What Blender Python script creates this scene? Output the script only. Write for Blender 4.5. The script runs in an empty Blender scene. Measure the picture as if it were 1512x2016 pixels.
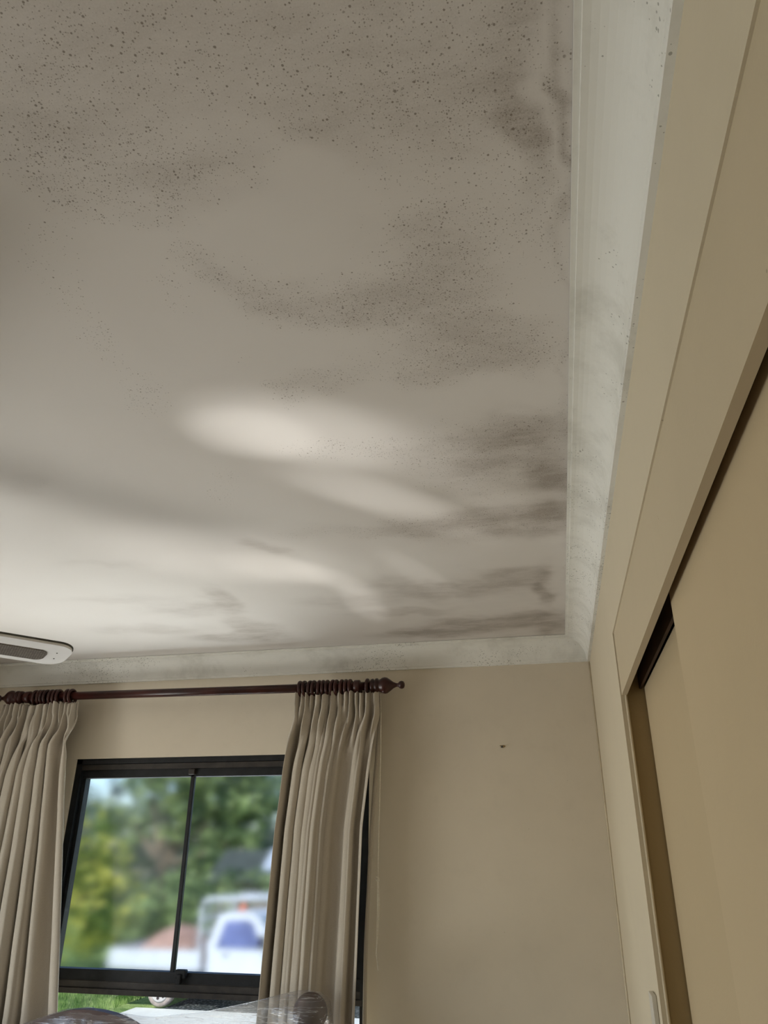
import bpy, bmesh, math, random
from mathutils import Vector, Matrix, noise
# ------------------------------------------------------------------ camera, world, lights
S = bpy.context.scene
C = S.collection
CAMZ = 1.6
YAW, PITCH, ROLL, FPX = -0.217212413, 0.435514133, 0.00513143693, 1453.16719
cam_d = bpy.data.cameras.new('camera')
cam = bpy.data.objects.new('camera', cam_d)
C.objects.link(cam)
_f = Vector((math.sin(YAW)*math.cos(PITCH), math.cos(YAW)*math.cos(PITCH), math.sin(PITCH)))
_r = Vector((math.cos(YAW), -math.sin(YAW), 0))
_u = _r.cross(_f)
_r2 = _r*math.cos(ROLL)+_u*math.sin(ROLL)
_u2 = -_r*math.sin(ROLL)+_u*math.cos(ROLL)
_m = Matrix((_r2, _u2, -_f)).transposed().to_4x4()
_m.translation = (0, 0, CAMZ)
cam.matrix_world = _m
cam_d.sensor_fit = 'VERTICAL'
cam_d.sensor_height = 24.0
cam_d.lens = FPX/2016*24.0
cam_d.clip_start = 0.01
S.camera = cam

W = bpy.data.worlds.new('world')
S.world = W
W.use_nodes = True
wn = W.node_tree
wn.nodes.clear()
wo = wn.nodes.new('ShaderNodeOutputWorld')
wb = wn.nodes.new('ShaderNodeBackground')
sk = wn.nodes.new('ShaderNodeTexSky')
sk.sky_type = 'NISHITA'
sk.sun_disc = False
sk.ozone_density = 4.0
sk.dust_density = 0.3
sk.sun_elevation = math.radians(42)
sk.sun_rotation = math.radians(215)
wb.inputs['Strength'].default_value = 0.17
wn.links.new(sk.outputs[0], wb.inputs[0])
wn.links.new(wb.outputs[0], wo.inputs[0])

def lamp(name, kind, loc, target, energy, color=(1, 1, 1), **kw):
    d = bpy.data.lights.new(name, kind)
    d.energy = energy
    d.color = color
    for k, v in kw.items():
        setattr(d, k, v)
    o = bpy.data.objects.new(name, d)
    C.objects.link(o)
    o.location = loc
    o.rotation_euler = (Vector(target)-Vector(loc)).to_track_quat('-Z', 'Y').to_euler()
    return o
lamp('sun', 'SUN', (-5, -8, 12), (-1.5, 2, 0), 2.9, (1.0, .95, .86), angle=math.radians(1))
# sunlit paving outside the left glass door, bouncing light up into the room
lamp('patio_bounce', 'AREA', (-3.75, 1.55, 0.02), (-2.5, 1.75, 1.6), 92, (1.0, .97, .90), shape='RECTANGLE', size=1.5, size_y=1.5)
# sky light through the left glass door
lamp('door_daylight', 'AREA', (-3.1, 1.0, 1.2), (0, 1.1, 1.0), 19, (1.0, .98, .96), shape='RECTANGLE', size=1.9, size_y=1.9)
# bright ground outside the window above the bed
# fill lamp added behind the camera to light the back wall and curtains
lamp('rear_fill', 'AREA', (-1.85, -1.62, 1.5), (-1.0, 3, 1.5), 2.5, (1.0, .98, .94), shape='RECTANGLE', size=1.3, size_y=1.0)
lamp('ground_bounce', 'AREA', (-1.7, 4.1, 0.0), (-1.6, 2.6, 1.7), 75, (.97, 1.0, .93), shape='RECTANGLE', size=2.2, size_y=1.2)
# spot lamps added inside the room, standing in for reflected sun on the ceiling
GL = (-1.25, 2.45, .62)
for tgt, e, sx, ky, bl in (((-.56, 1.25, 2.4), 48, 9, .55, .8), ((-.45, 1.27, 2.4), 60, 15, .42, 1.0), ((-.36, 1.33, 2.4), 32, 20, .36, 1.0), ((-.40, 1.56, 2.4), 30, 17, .26, 1.0), ((-.30, 1.68, 2.4), 24, 22, .22, 1.0), ((-.05, 1.74, 2.4), 14, 18, .2, 1.0), ((-.78, 2.02, 2.4), 22, 14, .5, 1.0), ((-.64, 2.14, 2.4), 20, 17, .28, 1.0), ((-.36, 2.16, 2.4), 14, 18, .2, 1.0), ((-.60, 2.42, 2.4), 24, 16, .3, 1.0), ((-.9, 1.9, 2.4), 26, 30, .5, 1.0)):
    g = lamp('glint_spot', 'SPOT', GL, tgt, e*.8, (1, .99, .96), spot_size=math.radians(sx), spot_blend=bl, shadow_soft_size=0.01)
    g.scale = (1, ky, 1)
S.view_settings.view_transform = 'Standard'
S.view_settings.look = 'None'
S.view_settings.gamma = 1.0
S.view_settings.exposure = 0.3
S.view_settings.use_curve_mapping = False
# ------------------------------------------------------------------ helpers
R = random.Random(7)
PI = math.pi
def tag(o, label=None, cat=None, group=None, kind=None):
    if label: o['label'] = label
    if cat: o['category'] = cat
    if group: o['group'] = group
    if kind: o['kind'] = kind
    return o
def empty(name, loc, label=None, cat=None, group=None, kind=None):
    o = bpy.data.objects.new(name, None)
    C.objects.link(o)
    o.location = loc
    o.empty_display_size = .05
    return tag(o, label, cat, group, kind)
def obj(name, bm, m, parent=None, smooth=False):
    """world-space bmesh -> one mesh object; kept in place under its parent"""
    me = bpy.data.meshes.new(name)
    bmesh.ops.recalc_face_normals(bm, faces=bm.faces)
    bm.to_mesh(me)
    bm.free()
    me.materials.append(m)
    if smooth:
        for p in me.polygons: p.use_smooth = True
    o = bpy.data.objects.new(name, me)
    C.objects.link(o)
    if parent is not None:
        o.parent = parent
        off = Vector((0, 0, 0))
        q = parent
        while q is not None:
            off += q.location
            q = q.parent
        me.transform(Matrix.Translation(-off))
    return o
def struct(name, bm, m, parent=None, smooth=False):
    o = obj(name, bm, m, parent, smooth)
    if parent is None: o['kind'] = 'structure'
    return o
def bx(bm, x0, x1, y0, y1, z0, z1, bev=0):
    vs = [bm.verts.new((x, y, z)) for x in (x0, x1) for y in (y0, y1) for z in (z0, z1)]
    fs = [bm.faces.new([vs[i] for i in q]) for q in ((0,1,3,2),(4,6,7,5),(0,4,5,1),(2,3,7,6),(0,2,6,4),(1,5,7,3))]
    if bev:
        es = list({e for f in fs for e in f.edges})
        bmesh.ops.bevel(bm, geom=es, offset=bev, segments=2, affect='EDGES', profile=.5)
    return bm
def box(*a, **k): return bx(bmesh.new(), *a, **k)
def frame_axes(d):
    d = d.normalized()
    a = Vector((0, 0, 1)) if abs(d.z) < .9 else Vector((1, 0, 0))
    s = d.cross(a).normalized()
    return s, d.cross(s).normalized()
def tube(bm, pts, r, n=8, caps=True):
    pts = [Vector(p) for p in pts]
    rs = r if isinstance(r, (list, tuple)) else [r]*len(pts)
    rings = []
    for i, p in enumerate(pts):
        d = pts[min(i+1, len(pts)-1)]-pts[max(i-1, 0)]
        s, t = frame_axes(d)
        rings.append([bm.verts.new(p+(s*math.cos(2*PI*k/n)+t*math.sin(2*PI*k/n))*rs[i]) for k in range(n)])
    for a, b in zip(rings, rings[1:]):
        for k in range(n):
            bm.faces.new((a[k], a[(k+1) % n], b[(k+1) % n], b[k]))
    if caps:
        bm.faces.new(rings[0]); bm.faces.new(rings[-1][::-1])
    return bm
def lathe(bm, prof, origin, axis='Z', n=24):
    """prof: list of (distance along axis, radius)"""
    o = Vector(origin)
    A = {'X': (Vector((1,0,0)), Vector((0,1,0)), Vector((0,0,1))), '-X': (Vector((-1,0,0)), Vector((0,1,0)), Vector((0,0,1))),
         'Y': (Vector((0,1,0)), Vector((1,0,0)), Vector((0,0,1))), 'Z': (Vector((0,0,1)), Vector((1,0,0)), Vector((0,1,0)))}[axis]
    rings = []
    for h, r in prof:
        rings.append([bm.verts.new(o+A[0]*h+(A[1]*math.cos(2*PI*k/n)+A[2]*math.sin(2*PI*k/n))*max(r, 1e-4)) for k in range(n)])
    for a, b in zip(rings, rings[1:]):
        for k in range(n):
            bm.faces.new((a[k], a[(k+1) % n], b[(k+1) % n], b[k]))
    bm.faces.new(rings[0]); bm.faces.new(rings[-1][::-1])
    return bm
def torus(bm, c, Rr, r, axis, n=28, m=10):
    a = Vector(axis).normalized()
    s, t = frame_axes(a)
    rings = []
    for i in range(n):
        d = s*math.cos(2*PI*i/n)+t*math.sin(2*PI*i/n)
        rings.append([bm.verts.new(Vector(c)+d*(Rr+r*math.cos(2*PI*k/m))+a*r*math.sin(2*PI*k/m)) for k in range(m)])
    for i in range(n):
        for k in range(m):
            bm.faces.new((rings[i][k], rings[i][(k+1) % m], rings[(i+1) % n][(k+1) % m], rings[(i+1) % n][k]))
    return bm
def prism(bm, pts2, f, d):
    """extrude a 2-D outline: f(p) gives the 3-D point, d the extrusion vector"""
    a = [bm.verts.new(f(p)) for p in pts2]
    b = [bm.verts.new(Vector(f(p))+Vector(d)) for p in pts2]
    n = len(a)
    bm.faces.new(a); bm.faces.new(b[::-1])
    for i in range(n):
        bm.faces.new((a[i], b[i], b[(i+1) % n], a[(i+1) % n]))
    return bm
def interp(tab, x):
    if x <= tab[0][0]: return tab[0][1]
    for (a, p), (b, q) in zip(tab, tab[1:]):
        if x <= b: return p+(q-p)*(x-a)/(b-a)
    return tab[-1][1]
# ------------------------------------------------------------------ materials
class NT:
    def __init__(s, name):
        s.m = bpy.data.materials.new(name); s.m.use_nodes = True
        s.t = s.m.node_tree; s.t.nodes.clear()
        s.out = s.t.nodes.new('ShaderNodeOutputMaterial')
    def n(s, typ, **kw):
        x = s.t.nodes.new('ShaderNode'+typ)
        for k, v in kw.items():
            if k in x.inputs: x.inputs[k].default_value = v
            else: setattr(x, k, v)
        return x
    def l(s, a, b): s.t.links.new(a, b)
    def math(s, op, a, b=None, clamp=False):
        x = s.t.nodes.new('ShaderNodeMath'); x.operation = op; x.use_clamp = clamp
        for i, v in enumerate((a, b)):
            if v is None: continue
            if isinstance(v, (int, float)): x.inputs[i].default_value = v
            else: s.l(v, x.inputs[i])
        return x.outputs[0]
    def mix(s, f, a, b):
        x = s.t.nodes.new('ShaderNodeMix'); x.data_type = 'RGBA'
        for sock, v in ((x.inputs[0], f), (x.inputs[6], a), (x.inputs[7], b)):
            if isinstance(v, (int, float)): sock.default_value = v
            elif isinstance(v, tuple): sock.default_value = (*v, 1)[:4]
            else: s.l(v, sock)
        return x.outputs[2]
    def ramp(s, v, a, b):
        x = s.n('MapRange'); x.interpolation_type = 'SMOOTHSTEP'
        s.l(v, x.inputs[0]); x.inputs[1].default_value = a; x.inputs[2].default_value = b
        return x.outputs[0]
    def coords(s, scale=(1, 1, 1)):
        g = s.n('NewGeometry'); mp = s.n('Mapping'); mp.inputs['Scale'].default_value = scale
        s.l(g.outputs['Position'], mp.inputs[0]); return mp.outputs[0]
    def noise(s, scale, detail=3, rough=.55, vec=None):
        x = s.n('TexNoise'); x.inputs['Scale'].default_value = scale; x.inputs['Detail'].default_value = detail; x.inputs['Roughness'].default_value = rough
        s.l(vec if vec is not None else s.coords(), x.inputs['Vector']); return x.outputs['Fac']
    def bsdf(s, col, rough=.8, spec=.3, bump=None, bstr=.2, bdist=.002, **kw):
        p = s.n('BsdfPrincipled')
        if isinstance(col, tuple): p.inputs['Base Color'].default_value = (*col, 1)[:4]
        else: s.l(col, p.inputs['Base Color'])
        if isinstance(rough, (int, float)): p.inputs['Roughness'].default_value = rough
        else: s.l(rough, p.inputs['Roughness'])
        p.inputs['Specular IOR Level'].default_value = spec
        for k, v in kw.items(): p.inputs[k.replace('_', ' ')].default_value = v
        if bump is not None:
            b = s.n('Bump'); b.inputs['Strength'].default_value = bstr; b.inputs['Distance'].default_value = bdist
            s.l(bump, b.inputs['Height']); s.l(b.outputs[0], p.inputs['Normal'])
        s.l(p.outputs[0], s.out.inputs[0])
        s.p = p
        return s.m
def scaled(c, k): return tuple(v*k for v in c)
def mottled(name, col, amp=.15, scale=6, rough=.7, spec=.25, bumpscale=250, bstr=.15, detail=4, **kw):
    t = NT(name)
    n = t.noise(scale, detail)
    c = t.mix(t.ramp(n, .3, .7), scaled(col, 1-amp), scaled(col, 1+amp*.6))
    return t.bsdf(c, rough, spec, t.noise(bumpscale, 2), bstr, **kw)
def wallmat(name, col, dirty=.35, dark=(.20, .165, .12)):
    t = NT(name)
    a = t.ramp(t.noise(2.2, 5, .6), .45, .8)
    b = t.ramp(t.noise(14, 4, .7), .5, .85)
    v = t.n('TexVoronoi'); v.inputs['Scale'].default_value = 45; t.l(t.coords(), v.inputs['Vector'])
    sp = t.n('SeparateColor'); t.l(v.outputs['Color'], sp.inputs[0])
    thr = t.math('MULTIPLY', t.math('SUBTRACT', sp.outputs[0], .93, True), 1.3)
    spk = t.ramp(t.math('SUBTRACT', thr, v.outputs['Distance']), 0, .03)
    f = t.math('MULTIPLY', t.math('ADD', t.math('MULTIPLY', a, .5), t.math('MULTIPLY', b, .4)), dirty, True)
    c = t.mix(f, col, scaled(col, .72))
    c = t.mix(t.math('MULTIPLY', spk, .5), c, dark)
    return t.bsdf(c, .75, .2, t.noise(180, 3), .12, .002)
M = {}
M['wall'] = wallmat('cream_wall_paint', (.68, .605, .485))
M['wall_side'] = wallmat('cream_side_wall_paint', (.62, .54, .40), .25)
M['board'] = wallmat('cream_pelmet_paint', (.54, .45, .31), .3)
M['door'] = wallmat('cream_wardrobe_door_paint', (.52, .41, .26), .2)
M['door_back_shaded'] = wallmat('cream_rear_door_shaded', (.49, .385, .24), .3)  # rear door toned darker for the shade at the front door's edge
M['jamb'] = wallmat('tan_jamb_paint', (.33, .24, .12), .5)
M['bead'] = mottled('cream_gloss_bead', (.62, .53, .38), .1, 20, .5)
M['darkwood'] = mottled('dark_track_timber', (.045, .018, .008), .4, 12, .55)
M['mahogany'] = mottled('mahogany_stained_timber', (.042, .010, .007), .45, 9, .33, .4, 60, .08)
M['bronze'] = mottled('dark_bronze_aluminium', (.009, .010, .012), .4, 30, .5, .3)
M['brown_alu'] = mottled('brown_anodised_aluminium', (.03, .024, .02), .4, 25, .5, .4)
M['cord'] = mottled('off_white_cord', (.80, .74, .62), .1, 200, .9)
M['plastic'] = mottled('white_switch_plastic', (.62, .58, .50), .06, 8, .4, .4)
M['nail'] = mottled('dark_metal_nail', (.08, .07, .06), .2, 100, .5, .5)
M['floor'] = mottled('beige_carpet', (.30, .25, .19), .2, 30, .95, .05, 500, .6)
M['carton'] = mottled('plain_rear_paint', (.60, .52, .38), .06, 3, .85)
def cornice_mat():
    t = NT('white_cornice_plaster')
    big = t.ramp(t.noise(3.2, 5, .65), .45, .6)
    v = t.n('TexVoronoi'); v.inputs['Scale'].default_value = 230; t.l(t.coords(), v.inputs['Vector'])
    sp = t.n('SeparateColor'); t.l(v.outputs['Color'], sp.inputs[0])
    thr = t.math('MULTIPLY', t.math('SUBTRACT', t.math('MULTIPLY', sp.outputs[0], t.math('ADD', t.math('MULTIPLY', big, .35), .68)), .62, True), 1.6)
    spk = t.ramp(t.math('SUBTRACT', thr, v.outputs['Distance']), 0, .15)
    sm = t.math('MULTIPLY', t.ramp(t.noise(5, 6, .7), .45, .7), .4)
    c = t.mix(sm, (.80, .785, .73), (.46, .44, .38))
    c = t.mix(t.math('MULTIPLY', spk, .65), c, (.20, .19, .15))
    return t.bsdf(c, .8, .2, t.noise(120, 3), .12)
M['cornice'] = cornice_mat()
def ceiling_mat():
    t = NT('mouldy_ceiling_paint')
    D = t.n('Attribute', attribute_name='mould_density').outputs['Fac']
    G = t.n('Attribute', attribute_name='grime').outputs['Fac']
    d2 = t.math('MULTIPLY', D, t.math('ADD', t.math('MULTIPLY', t.ramp(t.noise(22, 6, .75), .3, .7), .8), .45), True)
    tot = None
    for sc, pk, r0, r1, w in ((115, .26, .09, .20, .66), (200, .68, .15, .22, .68), (340, .95, .18, .22, .55)):
        v = t.n('TexVoronoi'); v.inputs['Scale'].default_value = sc; t.l(t.coords(), v.inputs['Vector'])
        sp = t.n('SeparateColor'); t.l(v.outputs['Color'], sp.inputs[0])
        on = t.math('MULTIPLY', t.math('SUBTRACT', t.math('MULTIPLY', d2, pk), sp.outputs[0]), 12.0, True)
        rad = t.math('ADD', t.math('MULTIPLY', sp.outputs[1], r1), r0)
        dd = t.math('ADD', v.outputs['Distance'], t.math('MULTIPLY', t.noise(sc*3, 1), .18))
        s = t.math('MULTIPLY', t.ramp(t.math('SUBTRACT', rad, t.math('SUBTRACT', dd, .09)), -.02, .12), on)
        s = t.math('MULTIPLY', s, w)
        tot = s if tot is None else t.math('MAXIMUM', tot, s)
    st = t.coords((4, 9, 1))
    streak = t.ramp(t.noise(1.6, 7, .68, st), .32, .68)
    g2 = t.math('MULTIPLY', G, t.math('ADD', t.math('MULTIPLY', streak, .6), .5), True)
    gr = t.ramp(t.noise(420, 2, .5), .3, .7)
    g3 = t.math('MULTIPLY', g2, t.math('ADD', t.math('MULTIPLY', gr, .35), .75), True)
    c = t.mix(t.ramp(t.noise(1.3, 3), .3, .7), (.69, .65, .61), (.73, .695, .66))
    c = t.mix(t.math('MULTIPLY', g3, .66), c, (.17, .125, .085))
    c = t.mix(tot, c, (.13, .095, .065))
    return t.bsdf(c, .85, .15, t.noise(260, 3), .12, .0015)
M['ceiling'] = ceiling_mat()
def curtain_mat():
    t = NT('beige_curtain_cloth')
    w = t.n('TexWave', wave_type='BANDS', bands_direction='X'); w.inputs['Scale'].default_value = 260; w.inputs['Distortion'].default_value = 1.5
    t.l(t.coords(), w.inputs['Vector'])
    c = t.mix(t.ramp(t.noise(600, 2), .3, .7), (.48, .425, .35), (.56, .505, .425))
    c = t.mix(t.math('MULTIPLY', w.outputs['Fac'], .18), c, (.44, .39, .31))
    return t.bsdf(c, .9, .1, t.noise(900, 2), .15, .001, Sheen_Weight=.15)
M['curtain'] = curtain_mat()
def rough_glass():
    t = NT('hazy_upper_glass')
    g = t.n('BsdfGlass'); g.distribution = 'BECKMANN'; g.inputs['Roughness'].default_value = .135; g.inputs['IOR'].default_value = 1.2
    g.inputs['Color'].default_value = (.97, .98, 1, 1)
    t.l(g.outputs[0], t.out.inputs[0])
    return t.m
def clear_glass():
    t = NT('clear_pane')
    a = t.n('BsdfTransparent'); a.inputs[0].default_value = (.96, .97, .97, 1)
    b = t.n('BsdfGlossy'); b.inputs['Roughness'].default_value = .02
    m = t.n('MixShader'); m.inputs[0].default_value = .04
    t.l(a.outputs[0], m.inputs[1]); t.l(b.outputs[0], m.inputs[2]); t.l(m.outputs[0], t.out.inputs[0])
    return t.m
def film_mat():
    t = NT('milky_plastic_film')
    a = t.n('BsdfTransparent'); a.inputs[0].default_value = (.96, .96, .97, 1)
    d = t.n('BsdfDiffuse'); d.inputs[0].default_value = (.82, .80, .80, 1)
    tr = t.n('BsdfTranslucent'); tr.inputs[0].default_value = (.85, .84, .83, 1)
    m0 = t.n('MixShader'); m0.inputs[0].default_value = .6; t.l(d.outputs[0], m0.inputs[1]); t.l(tr.outputs[0], m0.inputs[2])
    g = t.n('BsdfGlossy'); g.inputs['Roughness'].default_value = .18
    st = t.coords((3.5, 14, 60))
    st.node.inputs['Rotation'].default_value = (0, math.radians(-22), 0)
    wr = t.noise(1.3, 3, .5, st)
    ridge = t.math('ABSOLUTE', t.math('SUBTRACT', wr, .5))
    rr = t.ramp(t.math('MULTIPLY', ridge, -1.0), -.02, 0)
    b = t.n('Bump'); b.inputs['Strength'].default_value = .5; b.inputs['Distance'].default_value = .006
    t.l(wr, b.inputs['Height']); t.l(b.outputs[0], g.inputs['Normal'])
    m1 = t.n('MixShader'); m1.inputs[0].default_value = .35; t.l(m0.outputs[0], m1.inputs[1]); t.l(g.outputs[0], m1.inputs[2])
    m2 = t.n('MixShader'); t.l(t.math('ADD', t.math('MULTIPLY', rr, .45), .20), m2.inputs[0])
    t.l(a.outputs[0], m2.inputs[1]); t.l(m1.outputs[0], m2.inputs[2]); t.l(m2.outputs[0], t.out.inputs[0])
    return t.m
M['hazy'] = rough_glass(); M['clear'] = clear_glass(); M['film'] = film_mat()
def mesh_insert_mat():
    t = NT('woven_rattan_insert')
    b = t.n('TexBrick'); b.inputs['Scale'].default_value = 60
    b.inputs['Color1'].default_value = (.16, .13, .11, 1); b.inputs['Color2'].default_value = (.22, .19, .16, 1); b.inputs['Mortar'].default_value = (.06, .05, .04, 1)
    b.inputs['Mortar Size'].default_value = .05
    t.l(t.coords(), b.inputs['Vector'])
    return t.bsdf(b.outputs[0], .8, .2, t.noise(300, 2), .5)
M['rattan'] = mesh_insert_mat()
M['fan_white'] = mottled('white_fan_paint', (.80, .78, .77), .04, 10, .5, .3)
M['fan_edge'] = mottled('dusty_shaded_blade_edge', (.09, .085, .07), .3, 60, .9)  # dust and the shade of the edge put into one dark colour
def leafmat(name, a, b):
    t = NT(name)
    g = t.n('ObjectInfo')
    c = t.mix(t.ramp(t.noise(1.5, 4, .6), .42, .62), a, b)
    p = t.n('BsdfDiffuse'); t.l(c, p.inputs[0])
    q = t.n('BsdfTranslucent'); t.l(c, q.inputs[0])
    m = t.n('MixShader'); m.inputs[0].default_value = .35
    t.l(p.outputs[0], m.inputs[1]); t.l(q.outputs[0], m.inputs[2]); t.l(m.outputs[0], t.out.inputs[0])
    return t.m
M['leaf_yellow'] = leafmat('yellow_green_leaves', (.12, .20, .05), (.85, .80, .20))
M['leaf_mid'] = leafmat('mid_green_leaves', (.09, .15, .08), (.55, .66, .30))
M['leaf_dark'] = leafmat('grey_green_leaves', (.05, .09, .08), (.30, .38, .32))
M['bark'] = mottled('pale_bark', (.26, .20, .15), .3, 6, .9)
M['white_paint'] = mottled('white_vehicle_paint', (.70, .73, .76), .05, 3, .3, .5)
M['tyre'] = mottled('sunlit_pale_tyre', (.62, .50, .44), .2, 12, .9)  # sunlit paleness put into the tyre colour
M['hub'] = mottled('pale_steel_rim', (.72, .66, .62), .1, 12, .5)
M['hub_hole'] = mottled('dark_rim_hole', (.07, .05, .05), .1, 12, .8)
M['carglass'] = mottled('blue_tinted_window', (.16, .20, .42), .3, 2, .1, .5)
M['screen'] = mottled('grey_windscreen', (.30, .36, .40), .2, 2, .15, .5)
M['beacon'] = mottled('orange_beacon', (.75, .20, .10), .1, 5, .4)
M['soil'] = mottled('pinkish_brown_soil', (.42, .27, .21), .4, 5, .95)
M['under'] = mottled('dark_chassis', (.03, .03, .035), .2, 5, .7)
M['silver'] = mottled('pale_metal_roofing', (.50, .56, .62), .1, 2, .4)
M['slate'] = mottled('dark_roof_tiles', (.07, .085, .075), .2, 4, .8)
M['brick'] = mottled('tan_outer_brick', (.40, .32, .25), .2, 20, .9)
# ------------------------------------------------------------------ room shell (metres; floor z=0, ceiling z=2.4)
XW, YB, H = 0.1755, 3.033, 2.4
XL, YF = -2.75, -1.3
CP, CD = .088, .093
struct('floor', box(XL-.2, XW+.8, YF-.2, YB+.2, -.25, 0), M['floor'])
# each row: centre x, centre y, the 2x2 shape of the patch, spore density, grime (negative: wiped or clean)
MOULD = [
(-0.353,0.434,0.256,-0.050,0.055,0.094,0.55,0.34),(-0.087,0.556,0.148,-0.016,0.032,0.091,0.80,0.52),(0.030,0.617,0.023,0.009,-0.001,0.065,0.90,1.49),
(0.020,0.509,0.042,-0.004,0.009,0.069,0.60,0.57),(0.037,0.703,0.019,-0.002,0.004,0.056,0.70,0.34),(-0.533,0.479,0.117,-0.066,0.025,0.091,0.55,0.17),
(-0.490,0.559,0.125,-0.051,0.057,0.064,0.70,0.25),(-0.394,0.619,0.093,-0.014,-0.007,0.060,0.75,0.29),(-0.573,0.610,0.046,-0.024,0.039,0.023,0.80,0.11),
(-0.493,0.667,0.041,-0.011,0.009,0.021,0.50,0.06),(-0.653,0.681,0.043,-0.030,0.009,0.044,0.30,0.00),(-0.461,0.768,0.036,-0.022,0.024,0.032,0.75,0.11),
(-0.411,0.835,0.036,-0.023,0.055,0.026,0.85,0.23),(-0.311,0.887,0.096,-0.020,0.043,0.047,0.95,0.34),(-0.219,0.921,0.080,-0.004,-0.008,0.051,0.95,0.34),
(-0.117,0.858,0.098,-0.016,0.021,0.101,0.80,0.34),(-0.068,0.777,0.099,0.000,-0.002,0.056,0.65,0.23),(0.050,0.831,0.039,-0.002,0.008,0.074,0.65,0.11),
(-0.091,0.959,0.061,-0.008,0.013,0.062,0.85,0.34),(-0.210,0.604,0.057,-0.022,0.049,0.028,0.80,0.29),(-0.055,0.675,0.089,-0.006,0.019,0.046,0.50,0.11),
(-0.669,0.781,0.041,-0.012,-0.015,0.064,0.35,0.00),(-0.691,0.913,0.030,-0.021,-0.007,0.063,0.45,0.00),(-0.700,1.062,0.030,-0.040,0.036,0.049,0.50,0.00),
(-0.526,0.841,0.029,-0.004,-0.012,0.052,0.35,0.00),(-0.094,1.054,0.113,-0.008,0.024,0.064,0.90,0.40),(-0.008,1.072,0.069,-0.004,0.015,0.072,0.80,0.34),
(-0.178,1.121,0.064,-0.007,0.014,0.040,0.80,0.29),(-0.334,1.088,0.091,-0.003,-0.026,0.038,0.75,0.17),(-0.436,1.112,0.036,-0.008,0.008,0.023,0.80,0.11),
(-0.473,0.988,0.022,-0.008,0.005,0.021,0.20,0.00),(-0.308,1.363,0.065,-0.008,0.014,0.035,0.60,0.07),(-0.438,1.336,0.076,-0.013,0.016,0.043,0.50,0.00),
(-0.719,1.465,0.015,-0.054,0.044,0.072,0.30,0.00),(-0.004,1.383,0.095,-0.005,0.020,0.102,0.50,0.87),(0.051,1.559,0.055,-0.001,0.012,0.097,0.20,1.30),
(-0.083,1.422,0.076,-0.008,0.016,0.090,0.60,0.36),(-0.184,1.424,0.121,-0.020,0.025,0.137,0.40,0.22),(0.042,1.803,0.065,-0.002,0.013,0.124,0.00,1.30),
(-0.063,1.798,0.144,-0.005,0.030,0.072,0.30,0.65),(-0.237,1.795,0.150,-0.006,-0.002,0.053,0.50,0.43),(-0.418,1.793,0.108,-0.011,0.022,0.047,0.50,0.22),
(-0.613,1.770,0.082,-0.015,0.017,0.047,0.20,0.14),(-0.755,1.834,0.051,-0.017,0.061,0.034,0.10,0.51),(0.025,2.353,0.039,0.007,-0.013,0.194,0.00,1.16),
(-0.108,2.251,0.144,-0.004,-0.001,0.087,0.00,0.58),(-0.299,2.339,0.205,-0.010,-0.003,0.083,0.00,0.51),(-0.450,2.230,0.097,-0.014,0.020,0.068,0.00,0.29),
(0.030,2.768,0.067,-0.003,0.014,0.177,0.00,1.30),(-0.179,2.726,0.228,-0.007,0.003,0.108,0.00,1.01),(-0.447,2.822,0.203,-0.012,0.002,0.080,0.00,1.16),
(-0.439,2.542,0.204,-0.007,0.005,0.043,0.00,0.51),(-0.661,2.377,0.156,-0.013,0.032,0.049,0.00,0.29),(-1.078,2.292,0.016,-0.046,0.134,0.071,0.00,0.58),
(-1.078,2.688,0.074,-0.061,0.131,0.133,0.00,0.72),(-1.222,2.352,0.162,-0.035,0.033,0.073,0.00,0.43),(-1.496,2.566,0.217,-0.032,0.044,0.060,0.00,0.36),
(-1.395,2.198,0.208,-0.023,0.042,0.041,0.00,0.22),(-1.247,2.731,0.183,-0.025,0.037,0.058,0.00,0.58),(-1.291,1.869,0.137,-0.017,0.028,0.027,0.00,0.17),
(-1.175,1.369,0.072,-0.035,0.015,0.048,0.10,0.14),(0.077,0.579,0.008,0.000,0.002,0.160,0.50,0.69),(0.072,0.703,0.009,-0.000,0.002,0.094,0.50,0.40),
(0.082,1.272,0.009,0.004,0.002,0.923,0.30,0.23),(-0.056,1.511,0.149,-0.001,-0.014,0.186,0.35,0.38),(-0.117,1.803,0.227,-0.007,-0.003,0.126,0.30,0.35),
(-0.176,2.286,0.279,-0.012,-0.003,0.169,0.05,0.38),(-0.198,2.722,0.306,-0.012,-0.014,0.175,0.00,0.38),(-0.297,0.896,0.112,-0.023,0.050,0.057,0.70,0.14),
(-0.105,0.883,0.115,-0.018,0.025,0.122,0.50,0.11),(-0.272,0.714,0.117,-0.036,0.025,0.112,-1.00,-0.50),(0.057,0.593,0.010,-0.003,0.002,0.153,-0.60,-0.45),
(0.025,0.911,0.025,-0.004,0.005,0.102,-0.70,-0.20),(-0.554,0.860,0.088,-0.053,0.116,0.058,-0.20,0.00),(-0.123,1.210,0.245,-0.004,0.012,0.053,-0.60,-0.30),
(-0.104,1.664,0.237,-0.002,0.010,0.038,-0.30,-0.70),(-0.277,2.178,0.109,-0.008,0.022,0.055,-0.30,-0.80),(-0.098,2.114,0.166,-0.002,0.009,0.039,0.00,-0.70),
(-0.223,2.592,0.108,-0.006,0.022,0.062,0.00,-0.80),(-0.041,2.568,0.123,-0.002,0.025,0.042,0.00,-0.70),(0.063,2.335,0.024,-0.001,0.005,0.302,0.00,-0.80),
(-0.894,2.300,0.101,-0.035,-0.110,0.272,0.00,-0.50)
]
def falloff(r2): return math.exp(-(r2**1.6)*.9)
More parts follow.
